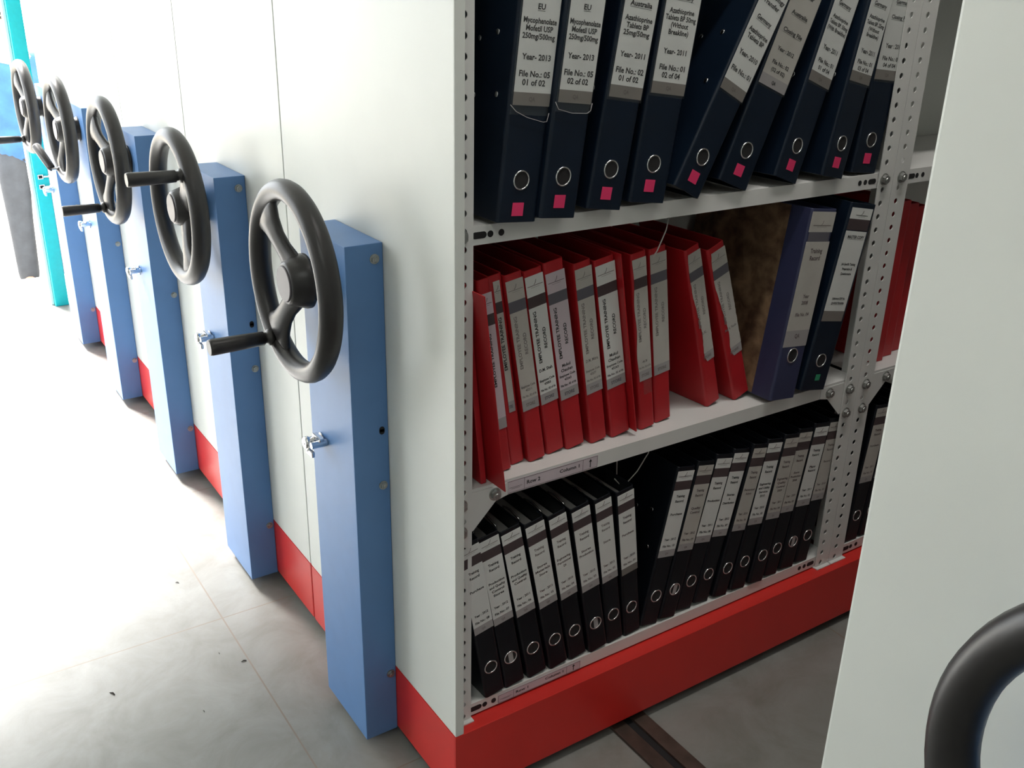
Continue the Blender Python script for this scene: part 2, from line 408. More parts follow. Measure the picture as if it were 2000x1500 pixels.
SZ = (0.027, 0.436, 0.842, 1.249)       # shelf tops above the base frame
def unit(y0, label, a_handle, folded=False, full=False, near=False):
    u = empty('mobile_shelving_unit', (0, y0, 0), label, 'shelving unit', 'mobile shelving units in the row')
    # end panel with folded edges
    bm = bmesh.new()
    box(bm, 0.0, 0.016, 0.0, UW, ZB + 0.001, 2.22, 0.0022)
    link('end_panel', bm, M['white'], u)
    # red base frame
    X1 = 1.93 if (full or near) else 1.93
    bm = bmesh.new()
    box(bm, 0.0, X1, 0.0, 0.004, 0.024, ZB, 0.0015); box(bm, 0.0, X1, UW - 0.004, UW, 0.024, ZB, 0.0015)
    box(bm, 0.0, 0.004, 0.004, UW - 0.004, 0.024, ZB - 0.001); box(bm, X1 - 0.004, X1, 0.004, UW - 0.004, 0.024, ZB - 0.001)
    box(bm, 0.001, X1 - 0.001, 0.001, UW - 0.001, ZB - 0.004, ZB, 0.0015)
    for xx in (0.37, 1.25):
        for yy in (0.09, UW - 0.09): cyl(bm, (xx - 0.008, yy, 0.048), (xx + 0.008, yy, 0.048), 0.036, seg=24)
    link('base_frame', bm, M['red'], u)
    if not near:
        bm = bmesh.new(); box(bm, -0.006, -0.0005, 0.395, 0.405, 0.035, 0.085, 0.001); link('stop_tab', bm, M['white'], u)
    control_box(u); wheel_parts(u, a_handle, folded)
    # uprights of slotted angle
    posts = ((0.004, 0.040, 'L', 0.62), (0.908, 0.040, 'R', 0.36), (0.949, 0.046, 'L', 0.42), (1.885, 0.040, 'R', 0.4))
    up = []
    for (x, w, side, hx) in posts:
        for front in ((True, False) if True else (True,)):
            bm = bmesh.new()
            yy = 0.0265 if front else UW - 0.0265
            if full and front:
                perforated(bm, (x, yy, ZB - 0.001), (1, 0, 0), (0, 0, 1), w, 2.05 if x < 1 else 2.05, hx=hx)
            else:
                box(bm, x, x + w, min(yy, yy - 0.002), max(yy, yy - 0.002), ZB, 2.21)
            s = x if side == 'L' else x + w - 0.002
            box(bm, s, s + 0.002, yy if front else yy - 0.04, yy + 0.04 if front else yy, ZB, 2.21)
            if full and front: box(bm, x - 0.003, x + w + 0.002, yy - 0.010, yy + 0.012, ZB, ZB + 0.003, 0.001)   # foot plate
            o = link('upright', bm, M['shelf'], u)
            if front: up.append(o)
    # shelves
    bays = ((0.046, 0.906), (0.998, 1.883))
    for bi, (xa, xb) in enumerate(bays):
        for si, z in enumerate(SZ + ((1.656,) if True else ())):
            for back in (False, True):
                bm = bmesh.new()
                ya, yb = (0.029, 0.296) if not back else (UW - 0.296, UW - 0.029)
                lip = 0.027 if si else 0.0235
                zt = ZB + z
                box(bm, xa - 0.038, xb + 0.038, ya + 0.0012, yb, zt - 0.0012, zt)
                yl = ya if not back else yb
                ys = (ya, ya + 0.0012) if not back else (yb - 0.0012, yb)
                if full and not back:
                    # front lip; dark raised shapes near both ends paint the shade of slots
                    prof = [(xa - 0.038, zt - lip), (xb + 0.038, zt - lip), (xb + 0.038, zt - 0.0015), (xb + 0.036, zt), (xa - 0.036, zt), (xa - 0.038, zt - 0.0015)]
                    prism(bm, prof, 'y', ys[0], ys[1])
                    if si in (0, 2):
                        zc = zt - lip * 0.5
                        for (cx, ww) in ((xa + 0.010, 0.007), (xa + 0.028, 0), (xa + 0.046, 0), (xb - 0.046, 0), (xb - 0.031, 0), (xb - 0.012, 0.006)):
                            r = 0.0048
                            n = 10
                            pts = [(cx + ww + r * math.cos(t), zc + r * math.sin(t)) for t in [math.pi * (-0.5 + k / n) for k in range(n + 1)]] + \
                                  [(cx - ww + r * math.cos(t), zc + r * math.sin(t)) for t in [math.pi * (0.5 + k / n) for k in range(n + 1)]]
                            prism(bm, pts, 'y', ys[0] - 0.0004, ys[0] - 0.0001, 1)
                else:
                    box(bm, xa - 0.038, xb + 0.038, ys[0], ys[1], zt - lip, zt, 0)
                # stiffening lip at the rear
                yr = (yb - 0.0012, yb) if not back else (ya, ya + 0.0012)
                box(bm, xa, xb, yr[0], yr[1], zt - lip, zt)
                sh = link('shelf', bm, [M['shelf'], M['hole']], u)
                if full and not back and si == 1:
                    # corner gussets
                    for (gx, s) in ((xa - 0.002, 1), (xb + 0.002, -1)):
                        bm = bmesh.new()
                        zz = zt - lip
                        prism(bm, [(gx - s * 0.028, zz + 0.022), (gx + s * 0.068, zz + 0.022), (gx + s * 0.068, zz + 0.001), (gx + s * 0.045, zz - 0.004), (gx + s * 0.004, zz - 0.045), (gx - s * 0.028, zz - 0.045)], 'y', ya - 0.0004, ya - 0.0016)
                        link('gusset', bm, M['shelf'], sh)
                        bm = bmesh.new(); hexbolt(bm, (gx + s * 0.043, ya - 0.0018, zz + 0.009), (0, -1, 0), 0.0085, 0.006); link('bolt', bm, M['zinc'], sh)
    # centre back panels
    for (xa, xb) in bays:
        bm = bmesh.new(); box(bm, xa - 0.03, xb + 0.03, UW / 2 - 0.0015, UW / 2 + 0.0015, ZB + 0.03, 2.2)
        link('back_panel', bm, M['white'], u)
    if full:
        for (pi, x, zs) in ((0, 0.0245, (0.830, 0.416, 0.369)), (1, 0.922, (0.831, 0.416, 0.364)), (2, 0.972, (0.831, 0.416, 0.363))):
            for z in zs:
                bm = bmesh.new(); hexbolt(bm, (x, 0.0245, ZB + z), (0, -1, 0), 0.0088, 0.006); link('bolt', bm, M['zinc'], up[pi])
    return u, up

U1, ups = unit(0.0, 'open shelving unit full of box files, white end panel, blue box and black handwheel', math.radians(-55), full=True)
U2, _ = unit(0.607, 'closed shelving unit second from the open one, crank handle at upper side of its handwheel', math.radians(142))
U3, _ = unit(1.214, 'closed shelving unit third in the row, between second and fourth handwheels', math.radians(-68))
U4, _ = unit(1.821, 'closed shelving unit fourth in the row, its crank handle folded up', math.radians(-66), folded=True)
U5, _ = unit(2.428, 'closed shelving unit at the far end of the row beside the turquoise door frame', math.radians(-60))
U0, _ = unit(-1.270, 'nearest shelving unit, cropped white end panel with black wheel rim at lower right', math.radians(200), near=True)
U5.location.y = 2.43

# floor rails
def rail(xc, label):
    r = empty('floor_rail', (xc, 0, 0), label, 'rail', 'floor rails under the shelving')
    for (a, b_) in ((-0.040, -0.009), (0.009, 0.040)):
        bm = bmesh.new(); box(bm, a, b_, -3.0, 3.2, 0.0002, 0.007, 0.0015); link('rail_bar', bm, M['rail'], r)
    bm = bmesh.new(); box(bm, -0.009, 0.009, -3.0, 3.2, 0.0001, 0.0015); link('rail_groove', bm, M['hole'], r)
rail(0.389, 'rusty brown steel floor rail running out from under the open unit')

# signs on the shelf lips
def sign(name, x0, x1, z0, z1, row, parent_unit, label):
    s = empty(name, (x0, 0.0282, ZB + z0), label, 'sign')
    w, h = x1 - x0, z1 - z0
    bm = bmesh.new(); box(bm, 0, w, -0.0006, 0.0, 0, h); link('sign_paper', bm, M['lbl_pink'], s)
    bm = bmesh.new(); y = -0.0008; t = 0.0006
    def q(a, b_, c_, d): bm.faces.new([bm.verts.new(p) for p in ((a, y, c_), (b_, y, c_), (b_, y, d), (a, y, d))])
    q(0.001, w - .001, 0.001, .001 + t); q(0.001, w - .001, h - .001 - t, h - .001)
    for xx in (0.001, 0.032, w - 0.031, w - 0.001 - t): q(xx, xx + t, 0.001, h - 0.001)
    q(0.004, 0.028, h * .42, h * .42 + t); q(0.008, 0.024, h * .32, h * .32 + t)
    text_into(bm, row, 0.050, h * .5, 0.026, h * .42, y)
    text_into(bm, 'Column 1', w - 0.058, h * .55, 0.040, h * .38, y)
    ax = w - 0.0155
    q(ax - .0009, ax + .0009, h * .16, h * .68)
    bm.faces.new([bm.verts.new(p) for p in ((ax - .0032, y, h * .62), (ax + .0032, y, h * .62), (ax, y, h * .86))])
    link('sign_text', bm, M['ink'], s)
sign('shelf_sign', 0.110, 0.289, 0.4105, 0.4325, 'Row 2', U1, 'pinkish strip sign reading Row 2 Column 1 on the middle shelf edge')
sign('shelf_sign', 0.100, 0.277, 0.0045, 0.0225, 'Row 1', U1, 'pinkish strip sign reading Row 1 Column 1 on the lowest shelf edge')
s = empty('shelf_sign', (1.068, 0.0282, ZB + 0.8165), 'small outlined sign on the upper shelf edge right of the double upright', 'sign')
bm = bmesh.new(); box(bm, 0, 0.17, -0.0006, 0, 0, 0.021); link('sign_paper', bm, M['lbl'], s)
bm = bmesh.new()
for (a, b_, c_, d) in ((0.001, 0.169, 0.001, 0.0016), (0.001, 0.169, 0.0194, 0.02), (0.001, 0.0016, 0.001, 0.02), (0.168, 0.169, 0.001, 0.02)):
    bm.faces.new([bm.verts.new(p) for p in ((a, -.0008, c_), (b_, -.0008, c_), (b_, -.0008, d), (a, -.0008, d))])
link('sign_text', bm, M['ink'], s)

# ------------------------------------------------------------------ lever arch files
def basis(lean, yaw, pitch):
    l, a, p = map(math.radians, (lean, yaw, pitch))
    Ry = Matrix(((math.cos(l), 0, math.sin(l)), (0, 1, 0), (-math.sin(l), 0, math.cos(l))))
    Rx = Matrix(((1, 0, 0), (0, math.cos(p), -math.sin(p)), (0, math.sin(p), math.cos(p))))
    Rz = Matrix(((math.cos(a), -math.sin(a), 0), (math.sin(a), math.cos(a), 0), (0, 0, 1)))
    return Rz @ Ry @ Rx
def place(name, x, y, zs, lean, yaw, pitch, w, label, cat, group):
    Mx = basis(lean, yaw, pitch)
    z = ZB + zs + 0.0006
    if Mx[2][0] < 0: z -= w * Mx[2][0]
    o = empty(name, (0, 0, 0), label, cat, group)
    o.matrix_world = Matrix.Translation((x, y, z)) @ Mx.to_4x4()
    return o
def cover_profile(w, D, t=0.0025, r=0.005, curl=0.0, openL=0.0):
    """U profile (x,y) of the boards and spine seen from above"""
    out_ = [(0 - openL, D)]; n = 5
    for k in range(n + 1):
        a = math.pi + (math.pi / 2) * k / n; out_.append((r + r * math.cos(a), r + r * math.sin(a)))
    for k in range(n + 1):
        a = 1.5 * math.pi + (math.pi / 2) * k / n; out_.append((w - r + r * math.cos(a), r + r * math.sin(a)))
    out_.append((w, D))
    inn = [(w - t, D), (w - t, t + 0.002), (w - t - 0.002, t), (t + 0.002, t), (t, t + 0.002), (t - openL, D)]
    return out_, inn
def file_body(root, w, D, H, mc, mp=None, wrap=None, rivets=True, inner=None):
    o_, i_ = cover_profile(w, D)
    bm = bmesh.new(); pts = o_ + i_
    A = [bm.verts.new((x, y, 0)) for x, y in pts]; B = [bm.verts.new((x, y, H)) for x, y in pts]
    n = len(pts)
    for i in range(n):
        f = bm.faces.new((A[i], A[(i + 1) % n], B[(i + 1) % n], B[i]))
    # caps as quads between outer and inner outlines
    no = len(o_)
    for V in (A, B):
        f = bm.faces.new(V)
    mats = [mc]
    if wrap:
        mats.append(wrap)
    cov = link('cover', bm, mats, root)
    md = cov.modifiers.new('bev', 'BEVEL'); md.width = 0.0006; md.segments = 1; md.limit_method = 'ANGLE'
    if wrap:
        for sx in (-0.0004, w + 0.0001):
            bm = bmesh.new(); box(bm, sx, sx + 0.0003, 0.045, D - 0.001, 0.002, H - 0.002)
            link('side_paper', bm, wrap, root)['label'] = 'brown marbled side paper'
    bm = bmesh.new()
    box(bm, 0.004, w - 0.004, 0.018, D - 0.016, 0.006, H - 0.030)
    link('pages', bm, mp or M['paper'], root)
    bm = bmesh.new()      # arch mechanism seen from above
    tube(bm, [(w * .5, 0.05, H - .032), (w * .5, 0.05, H - .024), (w * .5, 0.075, H - .018), (w * .5, 0.10, H - .024), (w * .5, 0.10, H - .032)], 0.0018, 8)
    link('lever_arch', bm, M['chrome'], root)
    if rivets:
        bm = bmesh.new()
        for (yy, zz) in ((0.040, H * .69), (0.080, H * .66), (0.030, H * .47), (0.082, H * .45)):
            revolve(bm, [(0.0042, 0), (0.0038, 0.0008), (0.0015, 0.0013)], (0, yy, zz), (-1, 0, 0), 14)
        link('rivet', bm, M['chrome'], root)
def finger_ring(root, w, zr, R_=0.0125, inner=None):
    bm = bmesh.new()
    torus(bm, (w / 2, -0.0004, zr), (0, 1, 0), R_, 0.0013, 36, 8, 0)
    revolve(bm, [(R_ - 0.0004, 0), (R_ - 0.0004, 0.0004)], (w / 2, 0.0, zr), (0, -1, 0), 32, 1)
    if inner: box(bm, w / 2 - 0.004, w / 2 + 0.005, -0.0006, -0.0004, zr - 0.010, zr + 0.010, 0, 2)
    link('finger_ring', bm, [M['chrome'], M['hole'], M['lgrey']], root)
def strips(root, x0, x1, bands, name='spine_label', jag=None, y=-0.0003, t=0.0005):
    """bands: list of (z0, z1, material). jag: ragged left edge offsets"""
    bm = bmesh.new(); mats = []
    for (z0, z1, m_) in bands:
        if m_ not in mats: mats.append(m_)
        mi = mats.index(m_)
        if not jag: box(bm, x0, x1, y - t, y, z0, z1, 0, mi)
        else:
            n = max(2, int((z1 - z0) / 0.006)); L_ = []; 
            for k in range(n + 1):
                z = z0 + (z1 - z0) * k / n; L_.append((x0 + jag(z), z))
            rr = [(x1 - 0.25 * jag(z) * random.random() * .3, z) for (_, z) in reversed(L_)]
            prism(bm, L_ + rr, 'y', y - t, y, mi)
    return link(name, bm, mats, root)
def text_part(root, lines, w, y=-0.0010, mat_=None, mat2=None):
    bm = bmesh.new()
    for ln in lines:
        s, z, width, size = ln[:4]; o = ln[4] if len(ln) > 4 else {}
        text_into(bm, s, w / 2 + o.get('dx', 0), z, width, size, y, rot=o.get('rot', 0), under=o.get('u', False), bold=o.get('b', True), mi=o.get('mi', 0))
    return link('label_text', bm, [mat_ or M['ink'], mat2 or M['grey']], root)
def sticker(root, cx, z, m_, s=0.0095):
    bm = bmesh.new(); box(bm, cx - s, cx + s, -0.0007, -0.0002, z - s * .95, z + s * .95, 0.0003); link('sticker', bm, m_, root)
def logo(bm, cx, z, wid, y=-0.0010):
    tube(bm, [(cx - .002, y, z - .003), (cx + .001, y, z), (cx + .0025, y, z + .0045)], 0.0004, 4)
    for (hw, dz, t) in ((wid / 2, -.0045, .0009), (wid * .28, -.0072, .0004)):
        bm.faces.new([bm.verts.new(p) for p in ((cx - hw, y, z + dz), (cx + hw, y, z + dz), (cx + hw, y, z + dz + t), (cx - hw, y, z + dz + t))])

z1, z2, z3 = 0.842, 0.436, 0.027
# --- top row: navy files
TOP = [
 ('T1', 0.0692, 0.0059, 5.3, 2.5, 1.2, 0.0673, 0.155, [('Technology', .318, .050, .0095), ('Transfer', .306, .040, .0095), ('EU', .277, .012, .0095, {'u': 1}), ('Mycophenolate', .260, .054, .0096), ('Mofetil USP', .2505, .044, .0096), ('250mg/500mg', .241, .053, .0096), ('Year- 2013', .2155, .047, .0102), ('File No.: 05', .1945, .051, .0106), ('01 of 02', .1838, .038, .0106)],
  'navy box file at the left end of the top shelf, label ending 01 of 02'),
 ('T2', 0.1352, -0.0008, 6.0, 1.9, 1.2, 0.0639, 0.156, [('Technology', .312, .050, .0095), ('Transfer', .300, .040, .0095), ('EU', .277, .012, .0095, {'u': 1}), ('Mycophenolate', .258, .052, .0096), ('Mofetil USP', .2485, .043, .0096), ('250mg/500mg', .239, .050, .0096), ('Year- 2013', .2155, .045, .0102), ('File No.: 05', .1945, .050, .0106), ('02 of 02', .1838, .036, .0106)],
  'navy box file second from left on the top shelf, EU label ending 02 of 02'),
 ('T3', 0.2234, 0.0084, 8.0, 0.9, 1.0, 0.0663, 0.157, [('Technology', .318, .050, .0095), ('Transfer', .306, .040, .0095), ('Australia', .281, .040, .0095, {'u': 1}), ('Azathioprine', .262, .050, .0096), ('Tablets BP', .2525, .041, .0096), ('25mg/50mg', .243, .048, .0096), ('Year- 2011', .2145, .046, .0102), ('File No.: 02', .1935, .051, .0106), ('01 of 02', .1828, .037, .0106)],
  'navy box file with upright Australia label, Year 2011'),
 ('T4', 0.3088, 0.0160, 7.2, -0.7, 0.6, 0.0708, 0.158, [('Technology', .328, .050, .0095), ('Transfer', .316, .040, .0095), ('Germany', .290, .037, .0095, {'u': 1}), ('Azathioprine', .271, .047, .0096), ('Tablets BP 50mg', .2615, .058, .0096), ('(Without', .252, .033, .0096), ('Breakline)', .2425, .038, .0096), ('Year- 2011', .2165, .044, .0102), ('File No.: 01', .1945, .049, .0106), ('02 of 04', .1838, .035, .0106)],
  'navy box file fourth from left on the top shelf, Germany label ending 02 of 04'),
 ('T5', 0.3927, 0.0106, 26.5, 1.1, 1.0, 0.0612, 0.159, [('Technology', .314, .052, .0095), ('Transfer', .302, .040, .0095), ('Germany', .277, .036, .0095, {'u': 1}), ('Azathioprine', .256, .047, .0096), ('Tablets BP', .246, .041, .0096), ('Year- 2010', .220, .046, .0102), ('File No.: 01', .194, .048, .0106)],
  'steeply tilted navy box file right of the gap, Germany label, Year 2010'),
 ('T6', 0.4979, 0.0222, 21.0, -0.3, 1.2, 0.0700, 0.159, [('Technology', .316, .050, .0090), ('Transfer', .304, .037, .0090), ('Australia', .274, .040, .0088, {'u': 1}), ('Closing File', .246, .047, .0088, {'u': 1}), ('Year : 2012', .217, .041, .0085), ('File No.: 02', .196, .041, .0085), ('(02 of 02)', .185, .034, .0082)],
  'tilted navy box file with grey Australia Closing File label, Year 2012'),
 ('T7', 0.6231, 0.0197, 18.6, 4.2, 0.5, 0.0654, 0.160, [('Technology', .325, .050, .0095), ('Transfer', .313, .040, .0095), ('Germany', .288, .036, .0095, {'u': 1}), ('Azathioprine', .266, .045, .0086), ('Tablets BP. 50mg', .2565, .054, .0086), ('(With Breakline)', .247, .054, .0086), ('Year- 2011', .2165, .042, .0102), ('File No.: 01', .195, .044, .0094), ('01 of 04', .184, .033, .0094)],
  'tilted navy box file third from right on the top shelf, label reading 01 of 04'),
 ('T8', 0.7338, 0.0132, 11.8, 4.8, 0.8, 0.0644, 0.159, [('Technology', .325, .050, .0095), ('Transfer', .313, .040, .0095), ('Germany', .284, .038, .0095, {'u': 1}), ('Azathioprine', .263, .047, .0086), ('Tablets BP. 25mg', .2535, .053, .0086), ('(Without', .244, .033, .0086), ('Breakline)', .2345, .036, .0086), ('Year- 2011', .2085, .042, .0102), ('File No.: 01', .191, .044, .0094), ('03 of 04', .1805, .033, .0094)],
  'navy box file second from right on the top shelf, label reading 03 of 04'),
 ('T9', 0.8338, 0.0300, 5.8, 0.5, 0.5, 0.0696, 0.160, [('Germany', .286, .038, .0095, {'u': 1}), ('Closing File', .262, .046, .0086, {'u': 1}), ('Year : 2011', .2155, .044, .0102), ('File No.: 01', .195, .046, .0094), ('04 of 04', .184, .035, .0094)],
  'navy box file at the right end of the top shelf, half behind the upright'),
]
for i, (k, x, y, le, ya, pi, w, hb, lines, lab) in enumerate(TOP):
    r = place('box_file', x, y, z1, le, ya, pi, w, lab, 'file', 'navy box files on the top shelf')
    file_body(r, w, 0.262, 0.350, M['navy'])
    finger_ring(r, w, 0.058 if k not in ('T1',) else 0.0575)
    sticker(r, w * .5 + (-0.001 if i < 4 else 0.0), 0.0255 if k not in ('T1', 'T2', 'T3') else (0.018 if k == 'T1' else 0.0235), M['pink'], 0.0096)
    lw = 0.0018
    lm = M['lbl'] if k != 'T6' else M['lbl_old']
    xl = 0.0055 if i < 4 else 0.0035
    lb = strips(r, xl, w - 0.0012, [(hb, hb + .0165, M['grey'] if k != 'T6' else M['lgrey']), (hb + .0165, .332, lm)])
    text_part(lb, [l if len(l) == 5 else l for l in lines] + [('QA', hb + .008, .010, .0075, {'mi': 1 if k != 'T6' else 0})], w + (xl - .0012), mat2=M['inkr'])
    # clear pocket over the label
    bm = bmesh.new(); d = 0.0022
    zb = hb - (0.012 if k in ('T1', 'T2') else 0.004)
    bm.faces.new([bm.verts.new(p) for p in ((0.001, -d, zb), (w - 0.001, -d, zb), (w - 0.001, -d, .340), (0.001, -d, .340))])
    link('label_pocket', bm, M['film'], r)['label'] = 'clear plastic pocket'
    if k in ('T1', 'T2'):
        bm = bmesh.new()
        if k == 'T1': tube(bm, [(0.001, -d, zb + .012), (0.010, -.004, zb + .004), (0.030, -.003, zb - .003), (w - .010, -.003, zb - .008), (w - .004, -.003, zb - .007), (w - .002, -.003, zb + .004)], 0.0005, 6)
        else: tube(bm, [(0.000, -d, zb + .012), (0.006, -.003, zb + .003), (0.030, -.003, zb - .001), (w - .008, -.003, zb), (w - .002, -.003, zb + .004), (w - .001, -.003, zb + .014)], 0.0005, 6)
        link('pocket_edge', bm, M['lgrey'], r)

# --- bottom row, left group: black files leaning left
def training(r, w, hb, ht, H, body_lines, year, no, faded=False, qa=True, m_=None, bandm=None, tw=0.9, foot=None):
    lb = strips(r, w * (1 - tw) / 2, w - w * (1 - tw) / 2, [
        (hb, hb + .0145, foot or M['lgrey']), (hb + .0145, ht - .0375, m_ or M['lbl']),
        (ht - .0195, ht, m_ or M['lbl'])])
    bb = strips(r, w * (1 - tw) / 2, w - w * (1 - tw) / 2, [(ht - .0375, ht - .0195, bandm or M['band'])], 'label_band')
    k = w * tw
    L_ = [('Training', ht - .050, k * .52, .0070), ('Record', ht - .060, k * .50, .0070)]
    n = len(body_lines)
    for j, s in enumerate(body_lines): L_.append((s, ht - .086 - j * .0085, k * min(.8, .09 * len(s)), .0065))
    L_ += [('Year : ' + year, hb + .036, k * .72, .0065), ('File No.: ' + no, hb + .0225, k * .74, .0065)]
    if qa: L_.append(('QA', hb + .007, k * .2, .006, {'mi': 1}))
    tp = text_part(lb, L_, w, mat_=M['ink'] if not faded else M['inkr'], mat2=M['grey'])
    bm = bmesh.new(); logo(bm, w / 2, ht - .0065, k * .8, ); link('label_logo', bm, M['inkr'], lb)

BOT = [
 (0.0750, 0.0263, -10.2, 1.5, 0.0395, ['Purchase'], '2012', '08', 0, 'black box file at the left end of the lowest shelf, partly behind the upright'),
 (0.1170, 0.0298, -10.8, -1.0, 0.0403, ['Production', 'and Quality', 'Control', 'Stores'], '2012', '07', 0, 'second black file from left on the lowest shelf, pale paper showing in its ring'),
 (0.1649, 0.0304, -11.8, -1.0, 0.0399, ['Production', 'and Quality', 'Control'], '2011', '06', 0, 'third black file from left on the lowest shelf'),
 (0.2110, 0.0297, -11.8, -0.5, 0.0395, ['Stores', 'Materials', 'Store'], '2011', '05', 1, 'fourth black file from left on the lowest shelf'),
 (0.2560, 0.0316, -11.4, 0.5, 0.0380, ['Engineering', 'Personnel', 'QA'], '2010', '04', 1, 'fifth black file from left on the lowest shelf'),
 (0.2995, 0.0289, -11.0, -1.0, 0.0400, ['Stores', 'Production'], '2012', '03', 1, 'sixth black file from left on the lowest shelf, its round ring filled by pale paper'),
 (0.3430, 0.0323, -9.6, 0.5, 0.0375, ['Store'], '2012', '02', 1, 'seventh black file from left on the lowest shelf'),
 (0.3835, 0.0325, -8.2, 1.5, 0.0400, ['Purchase'], '2010', '01', 1, 'black file at the right end of the left-leaning group on the lowest shelf'),
]
for i, (x, y, le, ya, w, bl, yr, no, fd, lab) in enumerate(BOT):
    r = place('box_file', x, y, z3, le, ya, 0, w, lab, 'file', 'black box files leaning left on the lowest shelf')
    file_body(r, w, 0.245, 0.320, M['blackfile'], rivets=False)
    finger_ring(r, w, 0.061, 0.0118, inner=i in (1, 5))
    training(r, w, 0.141, 0.313, 0.320, bl, yr, no, fd, tw=.93, foot=M['grey'] if i == 7 else None)

# --- bottom row, right group: black files leaning right
BOTR = [
 (0.4216, 0.0330, 10.6, 0.0, 0.0440, ['Purchase'], '2012', '10', 0, 'white-labelled black file right of the gap on the lowest shelf, first leaning right'),
 (0.4670, 0.0311, 11.2, 0.0, 0.0420, ['Quality', 'Control'], '2012', '09', 1, 'second right-leaning black file on the lowest shelf'),
 (0.5108, 0.0344, 12.2, 0.0, 0.0440, ['Production'], '2011', '08', 0, 'third right-leaning black file on the lowest shelf'),
 (0.5570, 0.0341, 11.9, 0.0, 0.0425, ['Stores', '&', 'Distribution'], '2012', '07', 0, 'fourth right-leaning black file on the lowest shelf'),
 (0.6070, 0.0298, 11.4, 0.0, 0.0390, ['Personnel', 'Admin'], '2010', '06', 1, 'fifth right-leaning black file on the lowest shelf, narrow faded label'),
 (0.6530, 0.0290, 10.0, 0.0, 0.0430, ['Engineering', 'and Utility', 'Service', '2010'], '2010', '05', 0, 'sixth right-leaning black file, bright label, standing out at the front'),
 (0.7026, 0.0260, 9.0, 0.0, 0.0415, ['Engineering', 'Quality', 'Control', '2009'], '2011', '04', 1, 'seventh right-leaning black file on the lowest shelf'),
 (0.7490, 0.0290, 8.6, 0.5, 0.0410, ['Store', 'Production', '2008'], '2009', '03', 1, 'eighth right-leaning black file on the lowest shelf'),
 (0.7955, 0.0296, 8.4, 0.0, 0.0440, ['Plant', 'Record'], '2011', '02', 0, 'ninth right-leaning black file, pale paper showing in its ring'),
 (0.8440, 0.0308, 8.0, 0.5, 0.0410, ['Record'], '2010', '01', 1, 'black file at the right end of the lowest shelf, half behind the double upright'),
]
for i, (x, y, le, ya, w, bl, yr, no, fd, lab) in enumerate(BOTR):
    r = place('box_file', x, y, z3, le, ya, 0, w, lab, 'file', 'black box files leaning right on the lowest shelf')
    file_body(r, w, 0.245, 0.325, M['blackfile'], rivets=i == 0)
    finger_ring(r, w, 0.0618, 0.0120, inner=i in (1, 8))
    training(r, w, 0.1436, 0.3168, 0.325, bl, yr, no, fd, tw=.93, m_=M['lbl'] if not fd else M['lbl_old'])
    if i == 0: pass

# --- middle row: red files
RED = [
 (0.1120, 0.0527, -8.2, 0.0, 0.0235, 'P', 0, ('', '', ''), 'red file leaning behind the loose red sheet at left end, pink label'),
 (0.1410, 0.0640, -9.0, 0.0, 0.0265, 'N', 0, ('', '', ''), 'thin red file with a very narrow curling label, left part of middle shelf'),
 (0.1725, 0.0574, -9.9, -1.5, 0.0317, 'O', 1, ('', 'Employee Code', '43211'), 'red file with faded label and pale grey band, left part of middle shelf'),
 (0.2130, 0.0644, -10.4, 0.2, 0.0345, 'L', 0, ('D.M. Shah', 'Employee Code', '43055'), 'red file with label signed D.M. Shah and a black band'),
 (0.2510, 0.0628, -10.5, -1.5, 0.0367, 'L2', 0, ('Mukul Chauhan', 'Employee Code', '43263'), 'red file with lavender label set low and bare red spine top'),
 (0.2996, 0.0597, -9.9, 0.0, 0.0340, 'O', 1, ('D.M. Mitra', 'Employee Code', '43277'), 'red file with slim label in the middle of the red group'),
 (0.3440, 0.0600, -10.6, -1.0, 0.0400, 'L', 0, ('Mukul Chauhan', 'Employee Code', '43263'), 'red file with crisp white label and red cover edge sticking out'),
 (0.4063, 0.0580, -9.0, 0.0, 0.0325, 'T', 1, ('', '', '43'), 'red file with torn curling label and a clear tape piece below it'),
 (0.4480, 0.0668, -8.2, 0.0, 0.0365, 'O', 1, ('', '', ''), 'red file at the right end of the tight red group, beside the hanging cord'),
 (0.5767, 0.0707, -17.8, 4.0, 0.0355, 'J', 1, ('S.K.', '', ''), 'tilted red file with ragged torn label and its broad red side showing'),
 (0.6430, 0.0671, -20.6, 2.0, 0.0405, 'J', 1, ('Anil K. Pande', '', ''), 'red file at the right of the pair, torn label, next to the marbled file'),
]
def torn(f):
    K = ((0, .12), (.07, .06), (.2, .02), (.33, .03), (.42, .10), (.52, .17), (.60, .27), (.68, .30), (.78, .33), (.86, .27), (.94, .26), (1, .40))
    for (a, va), (b_, vb) in zip(K, K[1:]):
        if a <= f <= b_: return va + (vb - va) * (f - a) / (b_ - a)
    return .2
